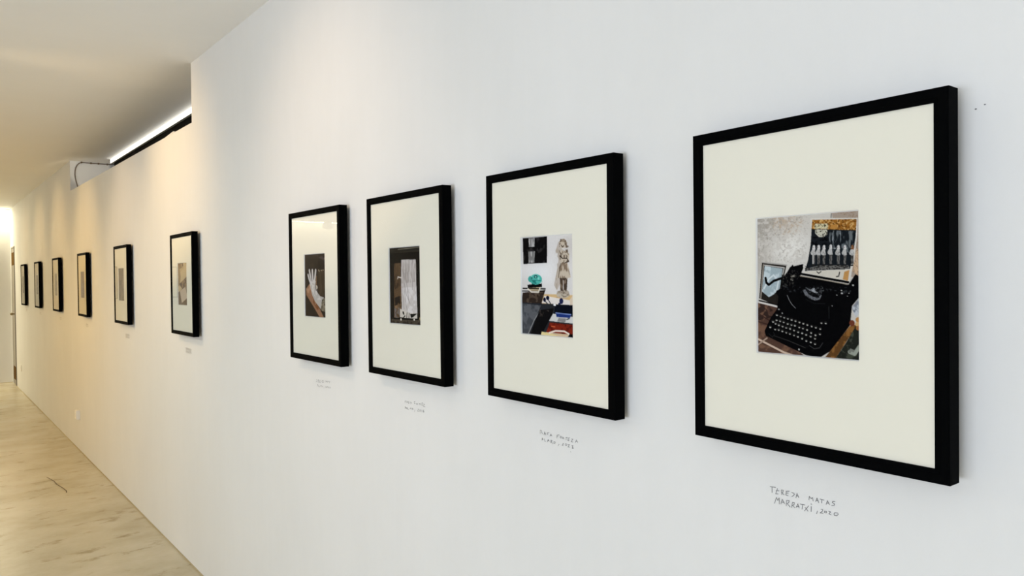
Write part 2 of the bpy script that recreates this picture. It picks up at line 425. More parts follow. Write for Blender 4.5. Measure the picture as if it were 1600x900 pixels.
# ------------------------------------------------------------------ picture and handwriting data
PRINTS = {
 'typewriter': [
  ('p',(196,192,184),[-32,-35,1047,-21,1040,1024,-43,1041]),
  ('s',(150,144,134),-33,8,346,215,0.9),
  ('s',(158,150,140),28,281,123,171,0.7),
  ('s',(222,219,212),351,234,281,151,0.9),
  ('s',(182,160,138),284,39,136,69,0.6),
  ('n',(158,151,142),[-1,-11,505,-3,332,110,111,185,-4,324],15,0.58,1),
  ('n',(182,164,144),[154,-3,505,4,447,143,193,132],17,0.58,1),
  ('n',(198,193,185),[-1,-11,542,0,502,347,27,324],27,0.54,1),
  ('n',(176,170,161),[-1,-11,542,0,502,347,27,324],15,0.66,1),
  ('p',(160,147,134),[751,-2,1015,-1,1012,455,924,442,975,58,761,46]),
  ('l',(120,118,112),9.9,[751,-2,746,39]),
  ('p',(196,168,138),[969,259,1013,248,1012,455,932,405]),
  ('n',(146,124,104),[751,-2,1015,-1,1012,455,932,405,975,58],10,0.55,1),
  ('p',(84,62,52),[-18,624,228,662,126,819,478,988,496,1048,-43,1041]),
  ('n',(118,88,70),[-18,624,228,662,126,819,478,988,496,1048,-43,1041],75,0.5,1),
  ('n',(50,38,34),[-18,624,228,669,147,734,2,766],62,0.45,1),
  ('l',(62,44,38),12.5,[13,709,147,762]),
  ('l',(62,44,38),12.5,[2,766,136,790]),
  ('l',(200,178,158),18.7,[0,895,285,982,478,1015]),
  ('l',(170,148,130),14.5,[105,886,8,940]),
  ('p',(40,36,32),[24,595,58,325,316,350,290,426,219,648]),
  ('l',(170,165,158),12.5,[58,329,316,354]),
  ('l',(190,186,180),10.4,[85,351,291,373,274,419]),
  ('l',(150,140,130),12.5,[73,346,41,594]),
  ('p',(158,172,176),[85,356,275,379,242,523,179,565,128,586,54,544]),
  ('n',(196,206,208),[85,356,275,379,242,523,179,565,128,586,54,544],75,0.5,1),
  ('l',(205,212,212),16.6,[77,523,129,453,180,425,230,467,210,537]),
  ('l',(210,205,198),16.6,[28,623,107,636,208,651]),
  ('l',(22,20,20),12.5,[24,612,219,641]),
  ('l',(15,14,14),22.9,[94,445,104,481,129,495,180,467,270,446]),
  ('p',(11,11,12),[199,553,210,537,260,522,254,460,320,405,349,369,474,350,492,421,911,482,961,425,1003,444,999,571,930,635,912,764,734,947,626,1002,497,987,94,869,80,835,147,734,214,669,229,578]),
  ('p',(96,66,36),[677,999,752,926,909,770,976,755,874,881,769,1006]),
  ('n',(140,98,52),[677,999,752,926,909,770,976,755,874,881,769,1006],50,0.5,1),
  ('p',(38,40,34),[769,1006,882,874,976,749,1017,798,1016,1013]),
  ('n',(70,74,62),[769,1006,882,874,976,749,1017,798,1016,1013],50,0.55,1),
  ('l',(150,155,142),33.3,[907,943,950,954,995,900]),
  ('l',(120,122,112),20.8,[907,943,918,927,938,935]),
  ('p',(186,190,194),[926,648,1002,573,1006,672,963,708]),
  ('n',(120,124,132),[926,648,1002,573,1006,672,963,708],30,0.5,1),
  ('e',(176,128,74),983,726,23,17),
  ('e',(196,160,110),976,755,20,15),
  ('e',(110,60,44),929,750,24,21),
  ('e',(150,100,60),986,781,23,16),
  ('p',(206,202,194),[551,33,984,54,981,150,953,332,903,493,453,434,459,415,514,323,547,208,557,131]),
  ('p',(28,32,36),[570,45,975,61,964,179,941,295,914,390,496,398,528,323,555,208,563,109]),
  ('p',(150,100,42),[570,45,975,61,968,134,564,108]),
  ('n',(206,168,104),[570,45,975,61,968,134,564,108],16,0.55,1),
  ('n',(88,54,24),[570,45,975,61,968,134,564,108],13,0.6,1),
  ('p',(204,196,160),[592,73,718,78,716,114,592,108]),
  ('p',(196,194,178),[596,112,709,118,713,150,674,169,631,166,596,139]),
  ('n',(60,56,46),[592,73,718,78,713,150,674,169,596,139],10,0.6,1),
  ('p',(180,130,66),[743,86,803,87,802,118,745,118]),
  ('n',(110,116,118),[718,125,958,139,941,283,725,264],18,0.6,6),
  ('n',(150,156,158),[752,140,860,144,810,254,759,253],14,0.62,6),
  ('n',(8,10,12),[562,163,726,170,708,226,551,221],24,0.5,1),
  ('p',(112,110,106),[514,381,638,361,900,365,912,387,514,396]),
  ('n',(40,38,36),[496,362,900,362,912,390,496,398],14,0.5,1),
  ('p',(112,110,106),[568,284,596,286,593,352,570,351]),
  ('n',(60,58,56),[568,286,596,286,593,352,570,351],8,0.5,4),
  ('p',(176,174,168),[569,289,584,289,582,350,570,350]),
  ('p',(186,184,180),[552,272,560,260,571,246,593,247,602,290,575,291,556,284]),
  ('n',(140,138,134),[559,266,597,261,602,290,561,286],10,0.56,3),
  ('p',(208,206,202),[570,249,568,236,576,222,586,218,595,224,599,251]),
  ('e',(132,122,116),575,236,4,6),
  ('e',(40,38,36),580,359,14,6),
  ('p',(112,110,106),[615,286,643,288,640,352,617,352]),
  ('n',(60,58,56),[615,287,643,288,640,352,617,352],8,0.5,4),
  ('p',(186,184,180),[599,274,606,261,618,247,640,248,648,291,622,292,603,285]),
  ('n',(140,138,134),[606,267,643,262,648,291,608,287],10,0.56,3),
  ('p',(208,206,202),[617,250,614,237,622,223,633,220,642,225,645,252]),
  ('e',(132,122,116),621,238,5,6),
  ('e',(40,38,36),627,360,14,6),
  ('p',(112,110,106),[665,287,692,289,689,353,667,353]),
  ('n',(60,58,56),[665,288,692,289,689,353,667,353],8,0.5,4),
  ('p',(186,184,180),[649,275,656,262,668,249,689,249,697,292,672,293,653,287]),
  ('n',(140,138,134),[656,269,693,264,697,292,658,288],10,0.56,3),
  ('p',(208,206,202),[667,251,664,239,672,225,682,221,691,227,694,253]),
  ('e',(132,122,116),671,239,4,6),
  ('e',(40,38,36),676,361,14,5),
  ('p',(112,110,106),[727,285,755,287,752,354,730,354]),
  ('n',(60,58,56),[727,290,755,290,752,354,730,354],8,0.5,4),
  ('p',(186,184,180),[712,273,719,260,730,247,752,248,760,290,734,291,716,284]),
  ('n',(140,138,134),[719,267,755,261,760,290,721,286],10,0.56,3),
  ('p',(208,206,202),[729,249,727,237,735,223,745,220,753,225,757,252]),
  ('e',(132,122,116),734,238,4,5),
  ('e',(40,38,36),739,362,13,5),
  ('p',(112,110,106),[797,290,824,292,821,356,799,355]),
  ('n',(60,58,56),[797,291,824,292,821,356,799,355],8,0.5,4),
  ('p',(186,184,180),[782,279,789,266,800,253,821,253,829,295,804,297,785,290]),
  ('n',(140,138,134),[789,272,824,267,829,295,790,291],10,0.56,3),
  ('p',(208,206,202),[799,255,796,243,804,229,814,226,822,231,826,257]),
  ('e',(132,122,116),803,244,4,5),
  ('e',(40,38,36),808,363,13,5),
  ('p',(112,110,106),[856,292,882,294,879,357,858,356]),
  ('n',(60,58,56),[856,293,882,294,879,357,858,356],8,0.5,4),
  ('p',(186,184,180),[841,280,848,268,859,255,879,255,887,297,863,298,844,291]),
  ('n',(140,138,134),[848,274,883,269,887,297,849,293],10,0.56,3),
  ('p',(208,206,202),[858,257,855,245,863,231,873,228,881,233,884,259]),
  ('e',(132,122,116),862,245,4,6),
  ('e',(40,38,36),867,364,13,5),
  ('p',(112,110,106),[922,293,947,295,945,358,924,357]),
  ('n',(60,58,56),[922,295,947,295,945,358,924,357],8,0.5,4),
  ('p',(186,184,180),[907,282,914,270,924,257,945,257,952,298,928,300,910,293]),
  ('n',(140,138,134),[914,276,948,271,952,298,915,294],10,0.56,3),
  ('p',(128,84,52),[923,259,921,247,928,233,938,230,946,235,949,261]),
  ('e',(132,122,116),928,247,4,6),
  ('e',(40,38,36),932,365,13,5),
  ('n',(206,200,186),[500,401,912,393,895,470,477,410],24,0.2,1),
  ('p',(186,140,84),[863,408,909,396,895,468,850,459]),
  ('l',(40,36,34),8.0,[611,405,629,416,651,404]),
  ('l',(40,36,34),8.9,[792,440,813,437,821,410]),
  ('l',(10,10,10),19.9,[464,419,689,450,897,478]),
  ('l',(150,140,124),8.9,[450,433,689,463,891,492]),
  ('p',(128,122,112),[356,431,397,423,397,438,357,444]),
  ('p',(120,116,108),[353,452,378,449,380,468,355,465]),
  ('l',(11,11,12),9.9,[347,379,377,357,375,380,478,355]),
  ('n',(60,58,54),[273,425,386,386,459,413,394,491,272,518],14,0.62,1),
  ('n',(52,54,56),[272,492,931,511,923,554,272,545],18,0.66,1),
  ('p',(112,114,118),[473,534,499,528,530,560,575,579,627,583,647,559,656,568,636,597,592,604,539,592,499,570]),
  ('n',(40,40,42),[473,534,499,528,530,560,575,579,627,583,647,559,656,568,636,597,592,604,539,592,499,570],8,0.55,1),
  ('p',(168,170,172),[568,521,588,516,594,537,628,553,584,549,513,524,548,531]),
  ('l',(120,122,124),5.0,[513,518,548,528]),
  ('l',(120,122,124),5.0,[637,537,676,536]),
  ('n',(80,82,84),[495,512,672,511,654,568,548,569],8,0.6,1),
  ('l',(140,142,142),5.0,[319,570,339,604,365,634,402,661]),
  ('l',(52,54,54),4.0,[722,644,723,726]),
  ('l',(40,42,42),4.0,[503,596,583,624,688,625]),
  ('e',(176,176,172),837,533,8,4),
  ('e',(176,176,172),841,552,11,5),
  ('e',(176,176,172),903,551,6,3),
  ('e',(176,176,172),795,564,6,3),
  ('e',(176,176,172),752,638,5,3),
  ('e',(176,176,172),940,498,9,5),
  ('e',(176,176,172),890,571,5,3),
  ('l',(58,56,54),6.0,[182,866,335,896,496,937]),
  ('e',(200,200,196),434,952,7,7),
  ('l',(46,46,46),5.0,[123,852,162,877,187,856,172,839]),
  ('l',(70,70,70),5.0,[664,893,633,930,581,939,536,919]),
  ('e',(64,62,58),212,712,15,9),
  ('e',(20,20,20),213,710,10,6),
  ('e',(186,184,176),212,716,9,5),
  ('e',(64,62,58),251,720,14,9),
  ('e',(20,20,20),251,719,10,6),
  ('e',(186,184,176),251,725,8,4),
  ('e',(64,62,58),287,727,14,9),
  ('e',(20,20,20),287,726,11,6),
  ('e',(186,184,176),287,732,9,4),
  ('e',(64,62,58),324,734,14,9),
  ('e',(20,20,20),324,733,10,6),
  ('e',(186,184,176),324,739,8,4),
  ('e',(64,62,58),362,741,14,10),
  ('e',(20,20,20),362,740,11,6),
  ('e',(186,184,176),362,746,9,5),
  ('e',(64,62,58),401,749,14,9),
  ('e',(20,20,20),401,748,10,5),
  ('e',(186,184,176),401,753,8,5),
  ('e',(64,62,58),440,757,14,9),
  ('e',(20,20,20),440,755,10,6),
  ('e',(186,184,176),440,761,8,5),
  ('e',(64,62,58),478,765,14,9),
  ('e',(20,20,20),478,763,10,6),
  ('e',(186,184,176),478,769,8,5),
  ('e',(64,62,58),517,773,13,9),
  ('e',(20,20,20),517,771,10,6),
  ('e',(186,184,176),517,777,8,5),
  ('e',(64,62,58),559,781,13,9),
  ('e',(20,20,20),559,779,10,6),
  ('e',(186,184,176),559,785,8,5),
  ('e',(64,62,58),599,788,14,9),
  ('e',(20,20,20),599,787,10,6),
  ('e',(186,184,176),599,793,8,4),
  ('e',(64,62,58),640,795,13,9),
  ('e',(20,20,20),640,794,9,6),
  ('e',(186,184,176),640,800,8,4),
  ('e',(64,62,58),208,749,15,9),
  ('e',(20,20,20),208,747,11,6),
  ('e',(186,184,176),208,753,9,5),
  ('e',(64,62,58),244,754,14,10),
  ('e',(20,20,20),244,753,10,6),
  ('e',(186,184,176),244,759,8,5),
  ('e',(64,62,58),281,761,14,9),
  ('e',(20,20,20),281,760,11,6),
  ('e',(186,184,176),281,766,9,4),
  ('e',(64,62,58),322,772,14,9),
  ('e',(20,20,20),322,770,10,6),
  ('e',(186,184,176),322,776,8,5),
  ('e',(64,62,58),360,777,14,9),
  ('e',(20,20,20),360,776,10,6),
  ('e',(186,184,176),360,782,8,4),
  ('e',(64,62,58),395,782,14,9),
  ('e',(20,20,20),395,781,11,5),
  ('e',(186,184,176),395,786,9,5),
  ('e',(64,62,58),438,792,13,9),
  ('e',(20,20,20),438,791,10,6),
  ('e',(186,184,176),438,797,8,4),
  ('e',(64,62,58),474,798,14,9),
  ('e',(20,20,20),474,797,10,6),
  ('e',(186,184,176),474,803,8,4),
  ('e',(64,62,58),514,808,13,9),
  ('e',(20,20,20),514,806,10,6),
  ('e',(186,184,176),514,812,8,5),
  ('e',(64,62,58),553,827,13,9),
  ('e',(20,20,20),553,826,10,5),
  ('e',(186,184,176),553,831,8,5),
  ('e',(64,62,58),596,841,13,9),
  ('e',(20,20,20),596,839,9,6),
  ('e',(186,184,176),595,845,8,5),
  ('e',(64,62,58),637,832,13,9),
  ('e',(20,20,20),637,831,9,6),
  ('e',(186,184,176),637,837,8,4),
  ('e',(64,62,58),197,774,15,9),
  ('e',(20,20,20),197,773,11,6),
  ('e',(186,184,176),197,779,9,4),
  ('e',(64,62,58),231,783,15,10),
  ('e',(20,20,20),231,782,11,6),
  ('e',(186,184,176),231,788,9,5),
  ('e',(64,62,58),269,792,15,9),
  ('e',(20,20,20),269,790,11,6),
  ('e',(186,184,176),269,796,9,5),
  ('e',(64,62,58),307,800,14,9),
  ('e',(20,20,20),307,799,11,6),
  ('e',(186,184,176),307,805,9,4),
  ('e',(64,62,58),346,805,14,10),
  ('e',(20,20,20),346,804,10,6),
  ('e',(186,184,176),346,810,8,5),
  ('e',(64,62,58),386,816,14,9),
  ('e',(20,20,20),386,814,10,6),
  ('e',(186,184,176),386,820,8,5),
  ('e',(64,62,58),426,826,14,9),
  ('e',(20,20,20),426,825,10,6),
  ('e',(186,184,176),426,831,9,4),
  ('e',(64,62,58),467,833,13,9),
  ('e',(20,20,20),467,832,10,5),
  ('e',(186,184,176),466,837,9,5),
  ('e',(64,62,58),505,842,14,9),
  ('e',(20,20,20),505,840,10,6),
  ('e',(186,184,176),505,846,8,5),
  ('e',(64,62,58),548,852,14,9),
  ('e',(20,20,20),548,850,10,6),
  ('e',(186,184,176),548,856,8,5),
  ('e',(64,62,58),590,865,13,9),
  ('e',(20,20,20),590,864,10,6),
  ('e',(186,184,176),590,870,8,4),
  ('e',(64,62,58),192,816,15,9),
  ('e',(20,20,20),192,814,11,7),
  ('e',(186,184,176),192,821,9,4),
  ('e',(64,62,58),229,818,14,10),
  ('e',(20,20,20),229,817,10,6),
  ('e',(186,184,176),229,823,8,5),
  ('e',(64,62,58),267,826,14,10),
  ('e',(20,20,20),267,825,11,6),
  ('e',(186,184,176),267,831,9,5),
  ('e',(64,62,58),307,834,14,9),
  ('e',(20,20,20),307,833,10,6),
  ('e',(186,184,176),307,839,8,4),
  ('e',(64,62,58),344,842,14,9),
  ('e',(20,20,20),344,841,10,6),
  ('e',(186,184,176),344,847,8,4),
  ('e',(64,62,58),385,850,13,9),
  ('e',(20,20,20),385,849,10,6),
  ('e',(186,184,176),385,855,8,4),
  ('e',(64,62,58),424,860,14,9),
  ('e',(20,20,20),424,858,10,6),
  ('e',(186,184,176),424,864,8,5),
  ('e',(64,62,58),465,871,14,9),
  ('e',(20,20,20),465,870,10,5),
  ('e',(186,184,176),465,875,8,5),
  ('e',(64,62,58),506,886,13,9),
  ('e',(20,20,20),506,885,10,5),
  ('e',(186,184,176),506,890,8,5),
  ('e',(64,62,58),549,892,13,9),
  ('e',(20,20,20),549,890,10,6),
  ('e',(186,184,176),549,896,8,5),
  ('e',(64,62,58),590,902,13,9),
  ('e',(20,20,20),590,901,9,6),
  ('e',(186,184,176),590,907,8,4),
  ('e',(64,62,58),171,761,15,10),
  ('e',(20,20,20),171,760,11,6),
  ('e',(186,184,176),171,766,9,5),
  ('e',(64,62,58),141,801,15,10),
  ('e',(20,20,20),141,800,11,6),
  ('e',(186,184,176),141,806,9,5),
  ('e',(64,62,58),652,755,13,8),
  ('e',(20,20,20),652,753,10,6),
  ('e',(186,184,176),652,759,8,4),
  ('e',(64,62,58),691,755,13,9),
  ('e',(20,20,20),691,754,10,6),
  ('e',(186,184,176),691,760,8,4),
  ('e',(150,150,146),232,673,9,6),
  ('e',(170,170,166),267,700,7,5),
 ],
 'statue': [
  ('p',(214,211,208),[-39,-9,1019,-6,1005,1014,-57,1027]),
  ('s',(226,225,224),386,356,357,175,0.9),
  ('s',(196,190,184),951,111,132,142,0.6),
  ('s',(196,192,188),31,469,154,103,0.5),
  ('p',(20,19,19),[34,13,518,11,514,273,42,277]),
  ('n',(52,50,50),[34,13,518,11,514,273,42,277],77,0.62,1),
  ('p',(138,136,134),[152,17,273,16,271,104,158,105]),
  ('p',(128,126,124),[147,153,281,151,264,267,150,269]),
  ('n',(196,194,192),[152,17,273,16,271,104,158,105],25,0.55,6),
  ('n',(196,194,192),[147,153,281,151,264,267,150,269],25,0.55,6),
  ('p',(190,180,170),[789,57,729,74,676,157,741,201,711,322,643,493,698,544,788,444]),
  ('n',(176,164,150),[789,57,676,157,711,322,643,493,698,544],77,0.5,1),
  ('p',(206,176,128),[431,581,989,587,987,688,396,678]),
  ('p',(224,218,212),[460,599,939,637,934,685,405,671]),
  ('p',(214,198,178),[925,635,989,587,987,682,943,683]),
  ('p',(120,104,88),[751,417,816,422,809,543,759,546]),
  ('p',(132,114,98),[820,420,893,418,878,492,868,552,823,550]),
  ('p',(198,186,168),[767,277,895,279,929,360,951,418,856,430,691,424,729,347]),
  ('p',(198,186,168),[759,208,792,166,883,156,927,193,922,247,895,282,772,281]),
  ('e',(198,186,168),816,90,70,45),
  ('p',(150,134,116),[743,80,771,50,839,45,889,85,883,121,857,84,793,72]),
  ('p',(198,186,168),[745,201,792,142,820,152,787,220]),
  ('e',(190,180,164),804,584,118,34),
  ('p',(176,164,148),[705,553,786,538,891,540,917,576,693,578]),
  ('n',(96,80,66),[748,44,907,50,938,253,881,286,767,284,745,201],37,0.56,1),
  ('n',(128,110,92),[758,280,895,282,951,418,691,424],37,0.6,5),
  ('n',(70,58,48),[751,424,893,420,877,552,759,548],37,0.5,4),
  ('n',(120,108,94),[683,615,698,553,918,552,926,605],46,0.58,1),
  ('l',(64,52,44),12.9,[755,208,800,233,882,234,917,265,847,278]),
  ('l',(64,52,44),10.3,[724,420,753,323,776,284]),
  ('l',(70,58,50),12.9,[784,106,802,124,829,113]),
  ('l',(20,22,40),12.9,[459,645,514,676]),
  ('l',(20,22,40),12.9,[527,635,579,678]),
  ('e',(24,26,48),460,637,26,22),
  ('e',(24,26,48),520,619,31,21),
  ('e',(34,38,74),776,647,36,29),
  ('l',(34,38,74),25.8,[761,668,729,677]),
  ('p',(54,44,38),[24,572,480,540,446,593,400,678,-4,672]),
  ('n',(92,78,66),[24,572,480,540,446,593,400,678,-4,672],77,0.58,1),
  ('p',(206,186,150),[133,522,379,509,363,554,153,558]),
  ('l',(24,20,18),18.1,[30,528,476,530]),
  ('l',(24,20,18),15.5,[-2,555,461,555]),
  ('l',(222,214,200),23.2,[133,533,203,563,343,564,374,521]),
  ('p',(18,17,18),[121,490,409,478,415,512,133,522]),
  ('e',(84,178,166),291,436,123,53),
  ('e',(72,160,150),180,433,43,31),
  ('n',(140,210,198),[186,392,398,381,385,443,236,443],77,0.6,1),
  ('n',(40,116,110),[185,443,421,444,409,483,185,484],77,0.5,1),
  ('e',(28,48,48),291,409,33,17),
  ('e',(110,190,180),291,411,20,10),
  ('e',(50,110,104),211,423,15,10),
  ('p',(44,46,50),[-9,672,987,682,982,1015,-10,1012]),
  ('p',(96,98,102),[-4,682,395,696,279,822,125,999,1,1001]),
  ('n',(70,72,76),[-4,682,395,696,125,999,1,1001],124,0.5,1),
  ('l',(150,150,150),12.9,[375,744,254,848,130,995]),
  ('p',(22,21,22),[360,744,633,719,608,788,548,839,400,987,176,993,279,847]),
  ('n',(66,58,52),[343,745,621,738,596,813,354,807],56,0.58,1),
  ('p',(18,22,32),[657,686,987,687,986,777,644,768]),
  ('p',(208,208,204),[620,773,986,794,985,858,543,846]),
  ('p',(36,56,120),[672,761,953,771,932,807,685,803]),
  ('l',(130,150,200),12.9,[672,764,950,773]),
  ('p',(140,138,136),[727,811,864,814,846,851,694,846]),
  ('l',(30,30,30),12.9,[873,822,918,813]),
  ('p',(128,42,28),[557,861,984,870,979,963,488,960]),
  ('n',(90,28,20),[557,861,984,870,979,963,488,960],62,0.55,1),
  ('l',(200,96,60),15.5,[590,899,653,901]),
  ('p',(206,184,152),[479,959,921,966,875,999,376,1002]),
  ('p',(222,206,150),[401,958,479,963,848,1000,380,1004]),
  ('l',(232,220,208),23.2,[546,965,664,940,826,938,912,961]),
  ('p',(14,14,16),[921,961,983,963,982,1011,871,1006]),
  ('l',(240,240,240),23.2,[640,686,664,687]),
 ],
 'cloth': [
  ('p',(32,29,26),[-8,-12,1078,-3,1047,1020,-9,1018]),
  ('p',(84,79,66),[39,9,1018,5,1022,72,37,73]),
  ('l',(44,42,36),16.8,[39,18,1018,15]),
  ('l',(44,42,36),16.8,[39,30,1018,26]),
  ('l',(44,42,36),16.8,[38,42,1017,37]),
  ('l',(44,42,36),16.8,[38,54,1017,48]),
  ('l',(44,42,36),16.8,[37,65,1017,59]),
  ('l',(140,134,118),10.1,[293,33,1006,22]),
  ('p',(98,78,58),[161,210,399,209,386,799,296,930,143,921]),
  ('n',(140,112,84),[157,528,390,476,386,799,143,921],121,0.5,1),
  ('n',(64,50,38),[168,210,399,209,389,502,156,555],40,0.5,6),
  ('n',(36,32,30),[166,659,339,631,352,735,176,764],80,0.4,1),
  ('n',(120,116,114),[148,790,334,787,297,917,143,921],80,0.5,1),
  ('p',(206,200,190),[333,800,463,810,877,845,881,914,330,910]),
  ('p',(22,20,18),[417,832,462,833,474,871,429,870]),
  ('l',(26,24,22),16.8,[565,844,549,921]),
  ('l',(26,24,22),16.8,[628,851,619,921]),
  ('p',(26,24,22),[659,859,877,849,746,899,683,909]),
  ('l',(26,24,22),20.1,[444,911,499,886]),
  ('p',(196,190,186),[400,168,855,172,864,489,886,846,653,844,398,809,382,425]),
  ('n',(168,160,154),[400,168,855,172,859,452,383,476],44,0.5,8),
  ('n',(216,212,210),[395,528,863,514,886,846,653,844,398,809],121,0.45,1),
  ('l',(140,132,128),10.1,[448,297,491,451,541,604,663,730]),
  ('l',(140,132,128),10.1,[512,298,564,477,627,680]),
  ('l',(140,132,128),10.1,[474,476,516,681,566,808]),
  ('l',(140,132,128),10.1,[610,223,616,451]),
  ('l',(140,132,128),10.1,[736,212,744,552]),
  ('l',(140,132,128),10.1,[434,515,464,797]),
  ('l',(222,214,204),20.1,[274,411,281,388,386,399]),
  ('p',(76,72,64),[931,89,1010,88,1005,442,950,442]),
  ('l',(18,16,15),26.8,[949,92,950,440]),
  ('l',(70,64,56),13.4,[962,465,992,472]),
  ('l',(70,64,56),13.4,[961,502,991,509]),
  ('l',(70,64,56),13.4,[959,539,989,546]),
  ('l',(70,64,56),13.4,[958,576,988,584]),
  ('l',(70,64,56),13.4,[957,614,987,621]),
  ('l',(70,64,56),13.4,[956,651,986,658]),
  ('l',(70,64,56),13.4,[955,688,985,695]),
  ('l',(70,64,56),13.4,[954,725,984,732]),
  ('l',(70,64,56),13.4,[952,763,982,770]),
  ('l',(70,64,56),13.4,[951,800,981,807]),
  ('l',(70,64,56),13.4,[950,837,980,844]),
  ('l',(100,94,86),13.4,[855,177,874,340]),
  ('p',(78,70,60),[48,937,1014,925,1017,999,46,998]),
  ('n',(48,42,36),[48,937,1014,925,1017,999,46,998],80,0.5,1),
  ('l',(14,12,12),26.8,[130,930,899,921]),
  ('e',(220,214,204),365,936,23,16),
  ('e',(220,214,204),785,928,25,14),
  ('e',(170,150,110),972,911,30,23),
 ],
 'hand': [
  ('p',(44,36,31),[-30,-16,1064,-14,1058,1015,-35,1023]),
  ('n',(58,48,42),[49,11,663,13,653,257,38,250],210,0.5,1),
  ('p',(64,53,41),[630,259,989,258,1006,717,672,685]),
  ('n',(80,67,52),[630,259,989,258,1006,717,672,685],94,0.55,4),
  ('p',(34,27,24),[643,122,704,82,880,81,936,140,932,242,727,255,640,208]),
  ('p',(66,56,60),[675,62,845,47,946,80,951,128,915,115,734,78]),
  ('e',(190,176,150),700,276,22,7),
  ('e',(190,176,150),682,260,22,7),
  ('e',(190,176,150),800,266,22,7),
  ('e',(190,176,150),880,262,22,7),
  ('l',(160,130,110),19.5,[953,80,993,164,984,368]),
  ('p',(150,112,86),[57,553,233,475,315,527,409,675,593,784,766,902,915,1008,732,1013,440,848,68,654]),
  ('n',(176,140,112),[57,553,233,475,315,527,334,626,140,628],117,0.5,1),
  ('n',(120,74,44),[296,627,593,784,766,902,626,906,367,750],94,0.52,1),
  ('p',(112,88,64),[522,342,597,342,590,514,529,526]),
  ('p',(180,176,170),[234,440,382,418,533,425,514,514,549,575,710,660,899,684,919,730,782,885,702,843,482,749,356,651,276,540]),
  ('n',(206,202,198),[234,440,382,418,533,425,514,514,710,660,789,720,558,723,276,540],94,0.5,1),
  ('l',(196,194,192),66.3,[234,262,269,340,342,440]),
  ('l',(196,194,192),70.2,[377,264,385,341,404,440]),
  ('l',(196,194,192),70.2,[536,265,506,354,464,452]),
  ('l',(196,194,192),62.4,[168,334,220,402,310,477]),
  ('p',(28,24,22),[425,304,478,292,451,391,420,403]),
  ('l',(90,84,80),23.4,[302,303,354,428]),
  ('e',(196,186,172),570,529,49,32),
  ('l',(40,32,28),23.4,[529,514,549,575]),
  ('p',(112,104,88),[818,719,928,684,1013,717,991,909,738,879]),
  ('n',(160,150,128),[818,719,928,684,1013,717,991,909,738,879],70,0.55,1),
  ('n',(60,52,42),[818,719,928,684,1013,717,991,909,738,879],70,0.58,1),
 ],
 'table': [
  ('p',(96,72,46),[-49,-36,1149,-13,1068,1021,-138,1043]),
  ('n',(132,104,70),[-49,-36,1149,-13,1108,518,-95,518],366,0.5,1),
  ('l',(178,156,118),305.0,[116,273,765,162]),
  ('l',(184,164,126),305.0,[722,-6,880,280]),
  ('l',(190,170,132),571.9,[40,479,976,283]),
  ('l',(150,128,92),228.7,[83,135,183,335,99,472]),
  ('p',(150,130,98),[324,17,495,17,515,125,301,122]),
  ('p',(88,58,34),[126,502,973,325,979,592,475,624]),
  ('n',(140,110,76),[126,502,973,325,979,592,475,624],274,0.55,1),
  ('p',(190,172,152),[185,663,802,563,989,815,378,946]),
 ],
}
